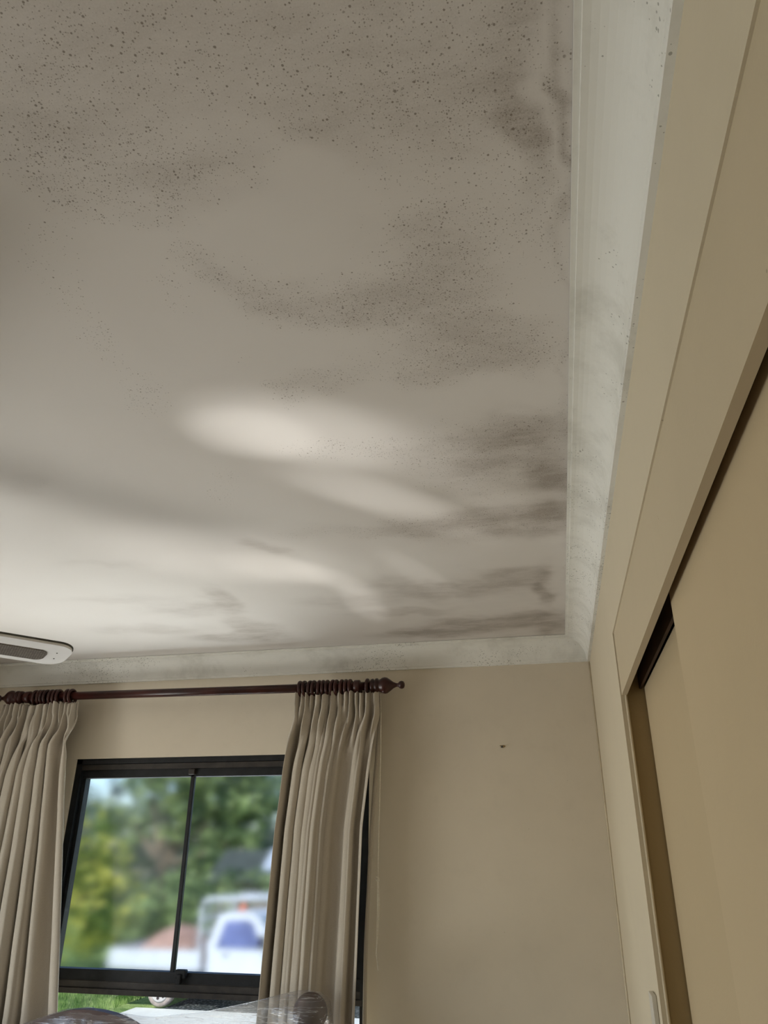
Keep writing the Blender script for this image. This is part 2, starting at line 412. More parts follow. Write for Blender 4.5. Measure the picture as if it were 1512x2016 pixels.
def build_ceiling():
    xs = [XL-.2, -2.4, -2.1]+[-1.9+.03*i for i in range(20)]
    x = -1.3
    while x < .10: xs.append(x); x += .0095
    xs += [.12, XW+.8]
    ys = [YF-.2, -.6, 0, .15]
    y = .28
    while y < 3.0: ys.append(y); y += .0115
    ys += [3.0, YB+.2]
    inv = []
    for cx, cy, a, b, c, d, sp, sm in MOULD:
        det = a*d-b*c
        ext = 2.3*max(math.hypot(a, b), math.hypot(c, d))
        inv.append((cx, cy, d/det, -b/det, -c/det, a/det, sp, sm, ext))
    bm = bmesh.new()
    grid, dv, gv = [], [], []
    for x in xs:
        row = []
        for y in ys:
            row.append(bm.verts.new((x, y, H)))
            n1 = Vector((noise.noise(Vector((x*9, y*9, .3))), noise.noise(Vector((x*9+31.7, y*9-12.3, 4.1))), 0))
            n2 = Vector((noise.noise(Vector((x*30, y*30, 5.2))), noise.noise(Vector((x*30-17.1, y*30+8.9, 9.4))), 0))
            px = x+n1.x*.035+n2.x*.014
            py = y+n1.y*.045+n2.y*.018
            D, G, kd, kg = 1.0, 1.0, 1.0, 1.0
            for cx, cy, i0, i1, i2, i3, sp, sm, ext in inv:
                dx, dy = px-cx, py-cy
                if abs(dx) > ext or abs(dy) > ext: continue
                u, v = i0*dx+i1*dy, i2*dx+i3*dy
                w = falloff(u*u+v*v)
                if sp >= 0 and sm >= 0:
                    D *= 1-min(.97, sp)*w; G *= 1-min(.97, sm*.95)*w
                else:
                    kd *= 1+max(-1, sp)*w; kg *= 1+max(-1, sm)*w
            dv.append((1-D)*kd); gv.append((1-G)*kg)
        grid.append(row)
    for i in range(len(xs)-1):
        for j in range(len(ys)-1):
            bm.faces.new((grid[i][j], grid[i][j+1], grid[i+1][j+1], grid[i+1][j]))
    me = bpy.data.meshes.new('ceiling')
    bm.to_mesh(me); bm.free()
    a = me.attributes.new('mould_density', 'FLOAT', 'POINT'); a.data.foreach_set('value', dv)
    a = me.attributes.new('grime', 'FLOAT', 'POINT'); a.data.foreach_set('value', gv)
    me.materials.append(M['ceiling'])
    o = bpy.data.objects.new('ceiling', me); C.objects.link(o); o['kind'] = 'structure'
build_ceiling()
struct('trim_roof', box(XL-.35, XW+.85, YF-.3, YB+.25, H+.005, H+.2), M['slate'])
# back wall with the window opening
WX0, WX1, WZ0, WZ1 = -2.05, -.724, .30, 1.978
bm = bmesh.new()
bx(bm, XL-.2, WX0, YB, YB+.09, -.2, H); bx(bm, WX1, XW+.8, YB, YB+.09, -.2, H)
bx(bm, WX0, WX1, YB, YB+.09, WZ1, H); bx(bm, WX0, WX1, YB, YB+.09, -.2, WZ0)
struct('wall_back', bm, M['wall'])
# right wall around the wardrobe opening
OZ, OY, OY0 = 2.118, 1.925, -.75
bm = bmesh.new()
bx(bm, XW, XW+.012, OY, YB, 0, H); bx(bm, XW, XW+.012, OY0, OY, OZ, H); bx(bm, XW, XW+.012, YF, OY0, 0, H)
struct('wall_right', bm, M['wall_side'])
struct('wall_right.001', box(XW+.72, XW+.8, YF-.2, YB+.2, -.2, H), M['carton'])
# left wall with a glass door opening
DY0, DY1, DZ = .55, 2.35, 2.05
bm = bmesh.new()
bx(bm, XL-.2, XL, YF-.2, DY0, -.2, H); bx(bm, XL-.2, XL, DY1, YB, -.2, H); bx(bm, XL-.2, XL, DY0, DY1, DZ, H)
struct('wall_left', bm, M['carton'])
bm = bmesh.new()
bx(bm, XL-.2, -2.5, YF-.2, YF, -.2, H); bx(bm, -1.2, XW+.8, YF-.2, YF, -.2, H); bx(bm, -2.5, -1.2, YF-.2, YF, -.2, 1.0); bx(bm, -2.5, -1.2, YF-.2, YF, 2.0, H)
struct('wall_front', bm, M['carton'])
w2 = empty('added_fill_window', (-1.85, YF-.1, 1.0), kind='structure')  # unseen window added as an opening for the rear fill lamp
bm = bmesh.new()
for a, b in ((-2.5, -2.46), (-1.24, -1.2), (-1.87, -1.83)): bx(bm, a, b, YF-.13, YF-.07, 1.0, 2.0)
bx(bm, -2.5, -1.2, YF-.13, YF-.07, 1.0, 1.04); bx(bm, -2.5, -1.2, YF-.13, YF-.07, 1.96, 2.0)
obj('window_frame', bm, M['bronze'], w2)
obj('window_pane', box(-2.46, -1.24, YF-.102, YF-.098, 1.04, 1.96), M['clear'], w2)
d1 = empty('door_1', (XL-.1, (DY0+DY1)/2, 0), kind='structure')
bm = bmesh.new()
for a, b in ((DY0, DY0+.05), (DY1-.05, DY1), ((DY0+DY1)/2-.03, (DY0+DY1)/2+.03)): bx(bm, XL-.14, XL-.08, a, b, 0, DZ)
bx(bm, XL-.14, XL-.08, DY0, DY1, DZ-.05, DZ); bx(bm, XL-.14, XL-.08, DY0, DY1, 0, .05)
obj('door_frame', bm, M['bronze'], d1)
obj('door_glass', box(XL-.112, XL-.108, DY0+.05, DY1-.05, .05, DZ-.05), M['clear'], d1)
# plaster cove cornices: profile as (distance from wall, distance below ceiling)
def cove():
    p = [(0, CD), (.010, CD), (.010, CD-.008)]
    n = 12
    for i in range(n+1):
        a = PI/2*i/n
        # concave quarter, centre out in the room
        p.append((.012+(CP-.012-.008)*(1-math.cos(a)), (CD-.010)-(CD-.010-.010)*math.sin(a)))
    p += [(CP-.008, .004), (CP, .004), (CP, 0), (0, 0)]
    return p
def cornice(name, pa, pb, inn, ma, mb):
    """inn: unit vector into the room; ma/mb: shift along the run per unit projection (mitres)"""
    pa, pb, inn = Vector(pa), Vector(pb), Vector(inn)
    run = (pb-pa).normalized()
    bm = bmesh.new()
    A = [bm.verts.new(pa+inn*d+run*ma*d+Vector((0, 0, H-z))) for d, z in cove()]
    B = [bm.verts.new(pb+inn*d-run*mb*d+Vector((0, 0, H-z))) for d, z in cove()]
    n = len(A)
    bm.faces.new(A); bm.faces.new(B[::-1])
    for i in range(n): bm.faces.new((A[i], B[i], B[(i+1) % n], A[(i+1) % n]))
    o = struct(name, bm, M['cornice'])
    o.location.z = -.0012
    return o
cornice('trim_1', (XL, YB, 0), (XW, YB, 0), (0, -1, 0), 1, 1)
cornice('trim_2', (XW, YB, 0), (XW, YF, 0), (-1, 0, 0), 1, 1)
cornice('trim_3', (XL, YF, 0), (XL, YB, 0), (1, 0, 0), 1, 1)
# corner bead on the right wall and timber bead round the wardrobe opening
struct('trim_4', tube(bmesh.new(), [(XW-.002, YB-.002, 0), (XW-.002, YB-.002, H-CD)], .005, 6), M['bead'], smooth=True)
bm = bmesh.new()
tube(bm, [(XW+.0125, OY-.0035, 0), (XW+.0125, OY-.0035, 1.961)], .0032, 8)
struct('trim_5', bm, M['bead'])
# ------------------------------------------------------------------ window
w1 = empty('window_1', ((WX0+WX1)/2, YB+.05, WZ0), kind='structure')
FY0, FY1 = YB+.012, YB+.075
bm = bmesh.new()
bx(bm, WX0, WX0+.028, FY0, FY1, WZ0, WZ1); bx(bm, WX1-.028, WX1, FY0, FY1, WZ0, WZ1)
bx(bm, WX0, WX1, FY0, FY1, WZ1-.022, WZ1); bx(bm, WX0, WX1, FY0, FY1, WZ0, WZ0+.03)
bx(bm, WX0+.028, WX1-.028, FY0+.02, FY1, WZ1-.034, WZ1-.022)
obj('window_frame', bm, M['bronze'], w1)
obj('head_rail', box(WX0+.028, WX1-.028, FY0+.004, FY0+.02, WZ1-.046, WZ1-.024), M['brown_alu'], w1)
# upper sash
UZ0 = 1.185
bm = bmesh.new()
sx0, sx1 = WX0+.030, WX1-.030
bx(bm, sx0, sx0+.016, FY0+.018, FY1-.01, UZ0, WZ1-.040); bx(bm, sx1-.034, sx1, FY0+.018, FY1-.01, UZ0, WZ1-.040)
bx(bm, sx0, sx1, FY0+.014, FY1-.01, WZ1-.078, WZ1-.044); bx(bm, sx0, sx1, FY0+.010, FY1-.01, UZ0-.030, UZ0+.006)
us = obj('upper_sash', bm, M['bronze'], w1)
obj('window_pane', box(sx0+.014, sx1-.030, FY0+.034, FY0+.038, UZ0, WZ1-.06), M['hazy'], us)
obj('mullion', box(-1.508, -1.490, FY0+.014, FY0+.032, UZ0, WZ1-.06, bev=.003), M['bronze'], w1)
bm = bmesh.new()
bx(bm, -1.515, -1.485, FY0-.002, FY0+.02, WZ1-.072, WZ1-.048, bev=.004)
obj('latch', bm, M['brown_alu'], w1)
bm = bmesh.new()
bx(bm, -1.475, -1.43, FY0-.012, FY0+.012, UZ0-.012, UZ0+.018, bev=.005); bx(bm, -1.462, -1.445, FY0-.02, FY0, UZ0-.03, UZ0+.004, bev=.003)
obj('latch', bm, M['bronze'], w1)
bm = bmesh.new()
bx(bm, WX0+.02, WX1-.02, FY0+.004, FY1, UZ0-.052, UZ0-.032)
bx(bm, WX0+.02, WX1-.02, FY0-.002, FY1, UZ0-.074, UZ0-.056)
bx(bm, WX0+.02, WX1-.02, FY0+.010, FY1, UZ0-.058, UZ0-.030)
obj('transom', bm, M['brown_alu'], w1)
obj('lower_pane', box(WX0+.02, WX1-.02, FY0+.04, FY0+.044, WZ0+.02, UZ0-.06), M['clear'], w1)
# ------------------------------------------------------------------ built-in wardrobe
wd = empty('built_in_wardrobe', (XW+.3, .6, 0), 'cream built-in wardrobe with two sliding doors under a deep pelmet board on the right', 'wardrobe')
obj('pelmet_board', box(XW+.003, XW+.0155, OY0, OY-.001, 1.961, OZ), M['board'], wd)
bm = bmesh.new()
bx(bm, XW+.0125, XW+.42, OY, OY+.018, 0, OZ)
obj('jamb', bm, M['jamb'], wd)
obj('track', box(XW+.0165, XW+.10, OY0, OY-.002, 2.05, 2.07), M['darkwood'], wd)
bm = bmesh.new()
bx(bm, XW+.046, XW+.052, OY0, OY-.002, 1.975, 2.05); bx(bm, XW+.076, XW+.10, OY0, OY-.002, 1.96, 2.05)
obj('track_rail', bm, M['darkwood'], wd)
dA = obj('sliding_door', box(XW+.028, XW+.044, OY0+.02, 1.195, .02, 1.985, bev=.0015), M['door'], wd)
dB = obj('sliding_door', box(XW+.058, XW+.074, .45, OY-.004, .02, 1.978, bev=.0015), M['door_back_shaded'], wd)
bm = bmesh.new()
bx(bm, XW+.0125, XW+.42, OY0-.018, OY0, 0, OZ); bx(bm, XW+.402, XW+.42, OY0, OY, 0, OZ); bx(bm, XW+.0165, XW+.42, OY0, OY, OZ, OZ+.016)
obj('carcass', bm, M['darkwood'], wd)
# switch on the wall beside the wardrobe opening
sw = empty('light_switch', (XW, 2.04, 1.22), 'narrow cream wall switch plate beside the wardrobe opening, cut by the picture bottom', 'switch')
obj('switch_plate', box(XW-.011, XW-.0006, 1.985, 2.055, 1.20, 1.325, bev=.0015), M['plastic'], sw)
obj('rocker', box(XW-.015, XW-.0105, 2.005, 2.035, 1.225, 1.265, bev=.002), M['plastic'], sw)
# nail in the wall
nl = empty('wall_nail', (-.191, YB-.012, 1.988), 'small dark nail in chipped plaster on the bare back wall right of the curtain', 'nail')
bm = tube(bmesh.new(), [(-.191, YB-.0005, 1.988), (-.191, YB-.014, 1.986)], .0016, 8)
lathe(bm, [(0, .004), (.002, .0045)], (-.191, YB-.0155, 1.986), 'Y', 12)
obj('nail_shank', bm, M['nail'], nl, True)
bm = bmesh.new()
pts = [(-.191+math.cos(a)*.009*(1+.5*math.sin(3*a+1)), 1.988+math.sin(a)*.007*(1+.4*math.cos(2*a))) for a in [2*PI*i/14 for i in range(14)]]
prism(bm, pts, lambda p: Vector((p[0], YB-.0014, p[1])), (0, .0008, 0))
obj('plaster_chip', bm, M['jamb'], nl)
# ------------------------------------------------------------------ curtain rod, rings, curtains
RY, RZ = 2.933, 2.222
def rodz(x): return 2.236-(x+2.4)*.0075
RL, RR_ = -2.30, -.70
rod = empty('curtain_rod', ((RL+RR_)/2, RY, 2.23), 'dark mahogany curtain pole with turned finials running above the window', 'curtain rod')
obj('pole', tube(bmesh.new(), [(RL, RY, rodz(RL)), (RR_, RY, rodz(RR_))], .0175, 20), M['mahogany'], rod, True)
FIN = [(0, .019), (.004, .027), (.012, .029), (.017, .024), (.020, .024), (.024, .030), (.031, .030), (.036, .024), (.042, .026), (.050, .031), (.060, .033), (.070, .031), (.082, .023), (.095, .013), (.106, .008), (.113, .007), (.117, .010), (.122, .0145), (.130, .016), (.137, .0135), (.141, .006)]
obj('finial', lathe(bmesh.new(), FIN, (RR_, RY, rodz(RR_)), 'X'), M['mahogany'], rod, True)
obj('finial', lathe(bmesh.new(), FIN, (RL, RY, rodz(RL)), '-X'), M['mahogany'], rod, True)
for bxx in (-.755, -2.275):
    bm = bmesh.new()
    lathe(bm, [(-.012, .024), (-.010, .026), (.010, .026), (.012, .024)], (bxx, RY, rodz(bxx)), 'X', 20)
    tube(bm, [(bxx, RY+.02, rodz(bxx)-.012), (bxx, RY+.06, rodz(bxx)-.022), (bxx, YB-.004, rodz(bxx)-.03)], [.013, .011, .02], 12)
    lathe(bm, [(0, .026), (.008, .03), (.0108, .03)], (bxx, YB-.0115, rodz(bxx)-.03), 'Y', 20)
    obj('bracket', bm, M['mahogany'], rod, True)
RINGS = [(-.995+.0195*i+R.uniform(-.002, .002), 'r') for i in range(12)]+[(-.713, 'x')]
RINGS += [(-2.235+.0195*i+R.uniform(-.002, .002), 'l') for i in range(7)]+[(-2.075, 'm'), (-2.055, 'm')]
ORD = ['first', 'second', 'third', 'fourth', 'fifth', 'sixth', 'seventh', 'eighth', 'ninth', 'tenth', 'eleventh', 'twelfth']
CNT = {}
LB = {'r': ('%s from the left of twelve dark rings bunched above the right curtain', 'curtain rings bunched above the right curtain'),
      'x': ('lone mahogany curtain ring between the right bracket and the right finial', None),
      'l': ('%s from the left of seven dark rings bunched above the left curtain', 'curtain rings bunched above the left curtain'),
      'm': ('%s from the left of the two dark rings apart at the left curtain inner edge', 'inner pair of rings above the left curtain')}
for x, k in RINGS:
    tilt = R.uniform(-.12, .12)
    CNT[k] = CNT.get(k, 0)+1
    lab = LB[k][0] % ORD[CNT[k]-1] if '%s' in LB[k][0] else LB[k][0]
    o = empty('curtain_ring', (x, RY, rodz(x)-.003), lab, 'curtain ring', LB[k][1])
    ring = obj('ring', torus(bmesh.new(), (x, RY, rodz(x)-.003), .0275, .0070, (1, tilt, R.uniform(-.08, .08))), M['mahogany'], o, True)
    bm = torus(bmesh.new(), (x, RY, rodz(x)-.045), .005, .0012, (0, 1, 0), 12, 6)
    obj('eyelet', bm, M['nail'], o, True)
def curtain(name, label, xl, xr, seed, wsx, ampx, z1, wave_amp, phase):
    nf = len(wsx)
    rr = random.Random(seed)
    N, K = 360, 70
    top = z1
    ws = wsx
    tot = sum(ws)
    cum = [0]
    for w in ws: cum.append(cum[-1]+w/tot)
    amp = ampx
    skew = [rr.uniform(-.5, .9) for _ in range(nf)]
    rphase = [rr.uniform(.2, .9) for _ in range(nf*2)]
    def fold(u, zz):
        i = 0
        while i < nf-1 and u > cum[i+1]: i += 1
        t = (u-cum[i])/(cum[i+1]-cum[i])
        return i, t
    bm = bmesh.new()
    rows = []
    for j in range(K+1):
        tt = j/K
        d = (tt**1.7)*(top-.03)          # distance below the top edge
        row = []
        for i in range(N+1):
            u = i/N
            f, t = fold(u, d)
            a = amp[f]
            env = min(1, .22+max(0, d-.06)/.30)
            ph = 2*PI*t+phase+skew[f]*.6*math.sin(d*1.3+f)
            yy = -math.cos(ph)*wave_amp*a*env
            # omega shape of a hanging pleat
            xx = math.sin(2*ph)*.015*a*env
            # pinch pleats of the heading tape
            hd = max(0, 1-d/.13)
            hs = math.sin(u*nf*2*PI*1.9+1.7*math.sin(u*11+seed))*.021*(hd**.5 if hd > 0 else 0)*(.4+rphase[min(nf*2-1, int(u*nf*2))])
            vv = Vector((u*14+seed, d*6, 0))
            wr = noise.noise(vv)*.010*max(.25, 1-d/.5)+noise.noise(Vector((u*38, d*11, seed)))*.005*max(0, 1-d/.4)
            # creases falling away from each pinch
            if .05 < d < .45:
                k = math.exp(-((d-.13)/.09)**2)
                wr += k*.016*math.sin(u*nf*2*PI*1.4+d*22)
            yy += hs+wr
            L, Rt = interp(xl, d), interp(xr, d)
            x = L+(Rt-L)*u+xx*math.sin(PI*u)**.4
            z = top-d+(rr.uniform(-.0015, .0015) if j == 0 else 0)+(.007*math.sin(u*nf*2*PI*1.9+1.3)*hd)
            row.append(bm.verts.new((x, RY-.012+yy*(1-.25*hd), z)))
        rows.append(row)
    for a, b in zip(rows, rows[1:]):
        for i in range(N): bm.faces.new((a[i], a[i+1], b[i+1], b[i]))
    e = empty(name, ((xl[0][1]+xr[0][1])/2, RY, .02), label, 'curtain')
    o = obj('curtain_cloth', bm, M['curtain'], e, True)
    sd = o.modifiers.new('thick', 'SOLIDIFY'); sd.thickness = .0016
    return e
cl = curtain('curtain', 'beige pleated curtain hanging on the left side of the window', [(0, -2.385), (.5, -2.46), (1.15, -2.58), (2.1, -2.62)], [(0, -2.012), (.10, -2.005), (.17, -2.02), (.52, -1.958), (1.14, -1.851), (2.1, -1.80)], 3, [1.5, .6, 1.0, .5, .9, .7, .6, 1.3], [1, .7, 1.1, .8, 1.2, .9, .7, .8], 2.199, .047, .4)
cr = curtain('curtain', 'beige pleated curtain hanging on the right side of the window, cord at its right edge', [(0, -1.008), (.1, -1.012), (.26, -1.03), (.52, -1.052), (1.11, -1.075), (2.1, -1.09)], [(0, -.662), (.09, -.660), (.16, -.675), (.5, -.715), (1.1, -.732), (2.1, -.735)], 11, [1.15, .75, .65, .7, .6, 2.0, 1.1], [1.0, .95, 1.0, 1.1, .9, .40, .55], 2.197, .047, .1)
# flat hem strip of the right curtain's outer edge
bm = bmesh.new()
prev = None
for j in range(40):
    z = 2.195-j*.054
    x = interp([(0, -.664), (.09, -.660), (.5, -.690), (.9, -.706), (2.1, -.712)], 2.195-z)
    a = [bm.verts.new((x+dx, y, z)) for dx, y in ((-.012, RY+.022), (0, RY+.020), (.0015, RY+.026), (-.010, RY+.028))]
    if prev:
        for k in range(4): bm.faces.new((prev[k], prev[(k+1) % 4], a[(k+1) % 4], a[k]))
    prev = a
obj('hem', bm, M['curtain'], cr, True)
# pull cord
co = empty('pull_cord', (-.662, RY+.01, 2.12), 'thin white pull cord with a knotted loop hanging beside the right curtain', 'cord')
cx = lambda z: -.6605+.0025*math.sin(z*7)-.0035*(2.1-z)
bm = tube(bmesh.new(), [(cx(z), RY+.012, z) for z in [2.12-.03*i for i in range(21)]], .0023, 6)
tube(bm, [(-.659, RY+.012, 2.12), (-.662, RY+.018, 2.17), (-.664, RY+.012, 2.20)], .0015, 6)
obj('cord', bm, M['cord'], co, True)
zk = 1.52
bm = bmesh.new()
kx = cx(zk)
tube(bm, [(kx+.001, RY+.012, zk+.006), (kx-.007, RY+.010, zk+.008), (kx-.010, RY+.010, zk), (kx-.006, RY+.012, zk-.006), (kx+.002, RY+.012, zk-.004), (kx+.003, RY+.010, zk+.004), (kx-.002, RY+.008, zk+.002)], .0024, 6)
lathe(bm, [(-.005, .001), (-.003, .004), (0, .005), (.003, .004), (.005, .001)], (kx, RY+.012, zk-.002), 'Z', 10)
obj('knot', bm, M['cord'], co, True)
bm = bmesh.new()
tube(bm, [(kx+.001, RY+.012, zk), (kx+.004, RY+.013, zk-.08), (kx+.001, RY+.012, zk-.17), (kx-.004, RY+.012, zk-.235)], .002, 6)
tube(bm, [(kx-.001, RY+.010, zk), (kx-.001, RY+.010, zk-.08), (kx-.002, RY+.010, zk-.17), (kx-.005, RY+.012, zk-.235), (kx-.003, RY+.012, zk-.245), (kx+.003, RY+.012, zk-.285)], .002, 6)
obj('cord_loop', bm, M['cord'], co, True)
# ------------------------------------------------------------------ ceiling fan (hub just outside the picture)
HX, HY, FZ = -1.72, 1.115, 2.075
fan = empty('ceiling_fan', (HX, HY, H), 'white ceiling fan blade with grey woven insert reaching in at the left edge', 'ceiling fan')
bm = bmesh.new()
lathe(bm, [(0, .075), (.01, .07), (.05, .03), (.055, .016), (.20, .016)], (HX, HY, H-.2-.0), 'Z')
bm.free(); bm = bmesh.new()
lathe(bm, [(-.002, .07), (-.02, .065), (-.055, .03), (-.06, .013), (-.20, .013)], (HX, HY, H), 'Z')
obj('down_rod', bm, M['fan_white'], fan, True)
obj('motor', lathe(bmesh.new(), [(.06, .03), (.055, .09), (.02, .115), (-.03, .115), (-.06, .08), (-.075, .03)], (HX, HY, FZ+.06), 'Z', 32), M['fan_white'], fan, True)
def blade(ang, pitch):
    rot = Matrix.Rotation(ang, 4, 'Z') @ Matrix.Rotation(pitch, 4, 'X')
    tr = Matrix.Translation((HX, HY, FZ)) @ rot
    def outline(l0, l1, w, r0, r1, n=8):
        pts = []
        for cxs, cys, r, a0 in ((l1-r1, w-r1, r1, 0), (l0+r0, w-r0, r0, PI/2), (l0+r0, -w+r0, r0, PI), (l1-r1, -w+r1, r1, 3*PI/2)):
            for i in range(n+1):
                a = a0+PI/2*i/n
                pts.append((cxs+r*math.cos(a), cys+r*math.sin(a)))
        return pts
    bm = prism(bmesh.new(), outline(.16, BL, .066, .03, .045), lambda p: Vector((p[0], p[1], 0)), (0, 0, .007))
    bm.transform(tr)
    b = obj('blade', bm, M['fan_white'], fan)
    bm = prism(bmesh.new(), outline(.158, BL+.002, .068, .03, .046), lambda p: Vector((p[0], p[1], .0072)), (0, 0, .004))
    bm.transform(tr); obj('blade_edge', bm, M['fan_edge'], b)
    bm = prism(bmesh.new(), outline(.22, BL-.055, .033, .018, .022), lambda p: Vector((p[0], p[1]+.010, -.0016)), (0, 0, .0012))
    bm.transform(tr); obj('woven_insert', bm, M['rattan'], b)
    for q in ((BL-.03, .02), (BL-.035, -.018)):
        bm = lathe(bmesh.new(), [(-.0012, .0018), (-.0002, .002)], (q[0], q[1], 0), 'Z', 8)
        bm.transform(tr); obj('blade_screw', bm, M['nail'], b)
    bm = prism(bmesh.new(), [(.09, -.02), (.22, -.035), (.22, .035), (.09, .02)], lambda p: Vector((p[0], p[1], .0115)), (0, 0, .004))
    bm.transform(tr); obj('blade_iron', bm, M['fan_white'], b)
BL = .775
A0 = math.radians(52)
for k in range(4): blade(A0+k*PI/2, math.radians(-10))
# ------------------------------------------------------------------ wrapped bed head
hb = empty('bed_headboard', (-1.68, 2.80, 0), 'dark mahogany bed head with arched centre and round post knob under the window', 'bed headboard')
HBX, HBZ = -1.668, 1.106
def arch(x):   # height of the arched top rail
    u = abs(x-HBX)
    if u < .30: return HBZ-.0 - (.49-math.sqrt(.49*.49-u*u))
    return HBZ-.103-.04*(1-math.exp(-(u-.30)*6))
xs = [HBX-.76+.02*i for i in range(77)]
bm = bmesh.new()
out = [(x, arch(x)) for x in xs]+[(x, arch(x)-.028) for x in xs[::-1]]
A = [bm.verts.new((x, 2.782, z)) for x, z in out]; B = [bm.verts.new((x, 2.818, z)) for x, z in out]
n = len(xs)
for i in range(n-1):
    j = 2*n-1-i
    bm.faces.new((A[i], A[i+1], A[j-1], A[j])); bm.faces.new((B[i], B[j], B[j-1], B[i+1]))
for i in range(2*n): bm.faces.new((A[i], B[i], B[(i+1) % (2*n)], A[(i+1) % (2*n)]))
obj('arched_rail', bm, M['mahogany'], hb)
bm = bmesh.new()
A = []
for i, x in enumerate(xs):
    g = .004*abs(math.sin((x-HBX)*PI/.055))
    A.append([bm.verts.new(p) for p in ((x, 2.795-g, arch(x)-.026), (x, 2.795-g, .35), (x, 2.808, .35), (x, 2.808, arch(x)-.026))])
for a, b in zip(A, A[1:]):
    for k in range(4): bm.faces.new((a[k], a[(k+1) % 4], b[(k+1) % 4], b[k]))
bm.faces.new(A[0]); bm.faces.new(A[-1][::-1])
obj('panel', bm, M['mahogany'], hb)
for sx in (-1, 1):
    px = HBX+sx*.808
    prof = [(0, .03), (.05, .034), (.9, .034), (1.0, .034), (1.02, .028), (1.035, .036), (1.05, .028), (1.075, .022)]
    obj('post', lathe(bmesh.new(), prof, (px, 2.80, 0), 'Z'), M['mahogany'], hb, True)
    ball = [(1.070+.0575*(1-math.cos(PI*i/14)), .0575*math.sin(PI*i/14)) for i in range(1, 15)]
    obj('post_knob', lathe(bmesh.new(), ball, (px, 2.80, 0), 'Z'), M['mahogany'], hb, True)
# plastic film stretched over the bed head
BXc = HBX+.808
def ridge(x):
    tab = [(-2.45, 1.02), (-2.2, 1.03), (-1.97, 1.035), (-1.86, arch(-1.86)+.006), (-1.76, arch(-1.76)+.006), (-1.668, 1.112), (-1.56, arch(-1.56)+.007), (-1.50, 1.096), (-1.43, 1.093), (-1.343, 1.104), (-1.22, 1.118), (-1.077, 1.147), (-.95, 1.178), (-.90, 1.188), (-.86, 1.191), (-.82, 1.184), (-.795, 1.16), (-.785, 1.10)]
    return interp(tab, x)
bm = bmesh.new()
rows = []
NX = 120
for i in range(NX+1):
    x = -2.45+(1.665)*i/NX
    row = []
    zr = ridge(x)
    nearball = math.exp(-((x-BXc)/.075)**2)
    for j in range(25):
        t = j/24*2-1
        s = abs(t)
        half = (.022+.048*nearball)
        drop = max(0, s-.12)*.62
        a = min(1, s/.18)
        yy = 2.80+math.copysign(1, t)*half*math.sin(a*PI/2) if t else 2.80
        wob = noise.noise(Vector((x*16, s*5, t)))*.010+noise.noise(Vector((x*45, s*3, 3)))*.004
        dip = 0 if s < .12 else .0
        zz = zr-(1-math.cos(min(1, s/.18)*PI/2))*half*.8-drop+dip
        xx = x+(x-BXc)*0+noise.noise(Vector((s*4, x*9, 7)))*.01*s
        row.append(bm.verts.new((xx, yy+wob*min(1, s*5)*(1 if t > 0 else -1)*.8+(.012 if t > 0 else -.012)*min(1, s*3), zz)))
    rows.append(row)
for a, b in zip(rows, rows[1:]):
    for j in range(24): bm.faces.new((a[j], a[j+1], b[j+1], b[j]))
o = obj('plastic_sheet', bm, M['film'], None, True)
tag(o, 'clear milky plastic sheet stretched over the dark bed head and its post knob', 'plastic sheet')
# ------------------------------------------------------------------ outside
GZ = -1.2
def ground(name, x0, x1, y0, y1, z, m, nx=60, ny=60, amp=.04):
    bm = bmesh.new()
    g = [[bm.verts.new((x0+(x1-x0)*i/nx, y0+(y1-y0)*j/ny, z+noise.noise(Vector((i*.35, j*.35, 2)))*amp)) for j in range(ny+1)] for i in range(nx+1)]
    for i in range(nx):
        for j in range(ny): bm.faces.new((g[i][j], g[i+1][j], g[i+1][j+1], g[i][j+1]))
    o = struct(name, bm, m, None, True)
    return o
t = NT('lawn_ground')
c = t.mix(t.ramp(t.noise(.8, 6, .7), .35, .65), (.14, .24, .07), (.50, .64, .24))
M['lawn'] = t.bsdf(c, .95, .05, t.noise(30, 4), .8, .05)
M['concrete'] = mottled('pale_concrete', (.80, .81, .74), .08, 3, .85)
t = NT('grey_gravel')
v = t.n('TexVoronoi'); v.inputs['Scale'].default_value = 16; t.l(t.coords(), v.inputs['Vector'])
c = t.mix(t.ramp(v.outputs['Distance'], .1, .6), (.20, .21, .21), (.03, .04, .04))
M['gravel'] = t.bsdf(c, .9, .1, v.outputs['Distance'], .6, .03)
ground('ground', -60, 40, 3.5, 90, GZ, M['lawn'])
ground('driveway', -7.95, 2, 15.95, 19, GZ+.045, M['gravel'], amp=.01)
ground('path', -8.5, 2, 3.6, 15.95, GZ+.05, M['concrete'], amp=.005)
struct('foundation', box(XL-.3, XW+.8, YF-.2, YB+.19, GZ-.1, -.26), M['brick'])
struct('patio', box(XL-3.5, XL-.21, -1, 4, GZ-.1, -.02), M['concrete'])
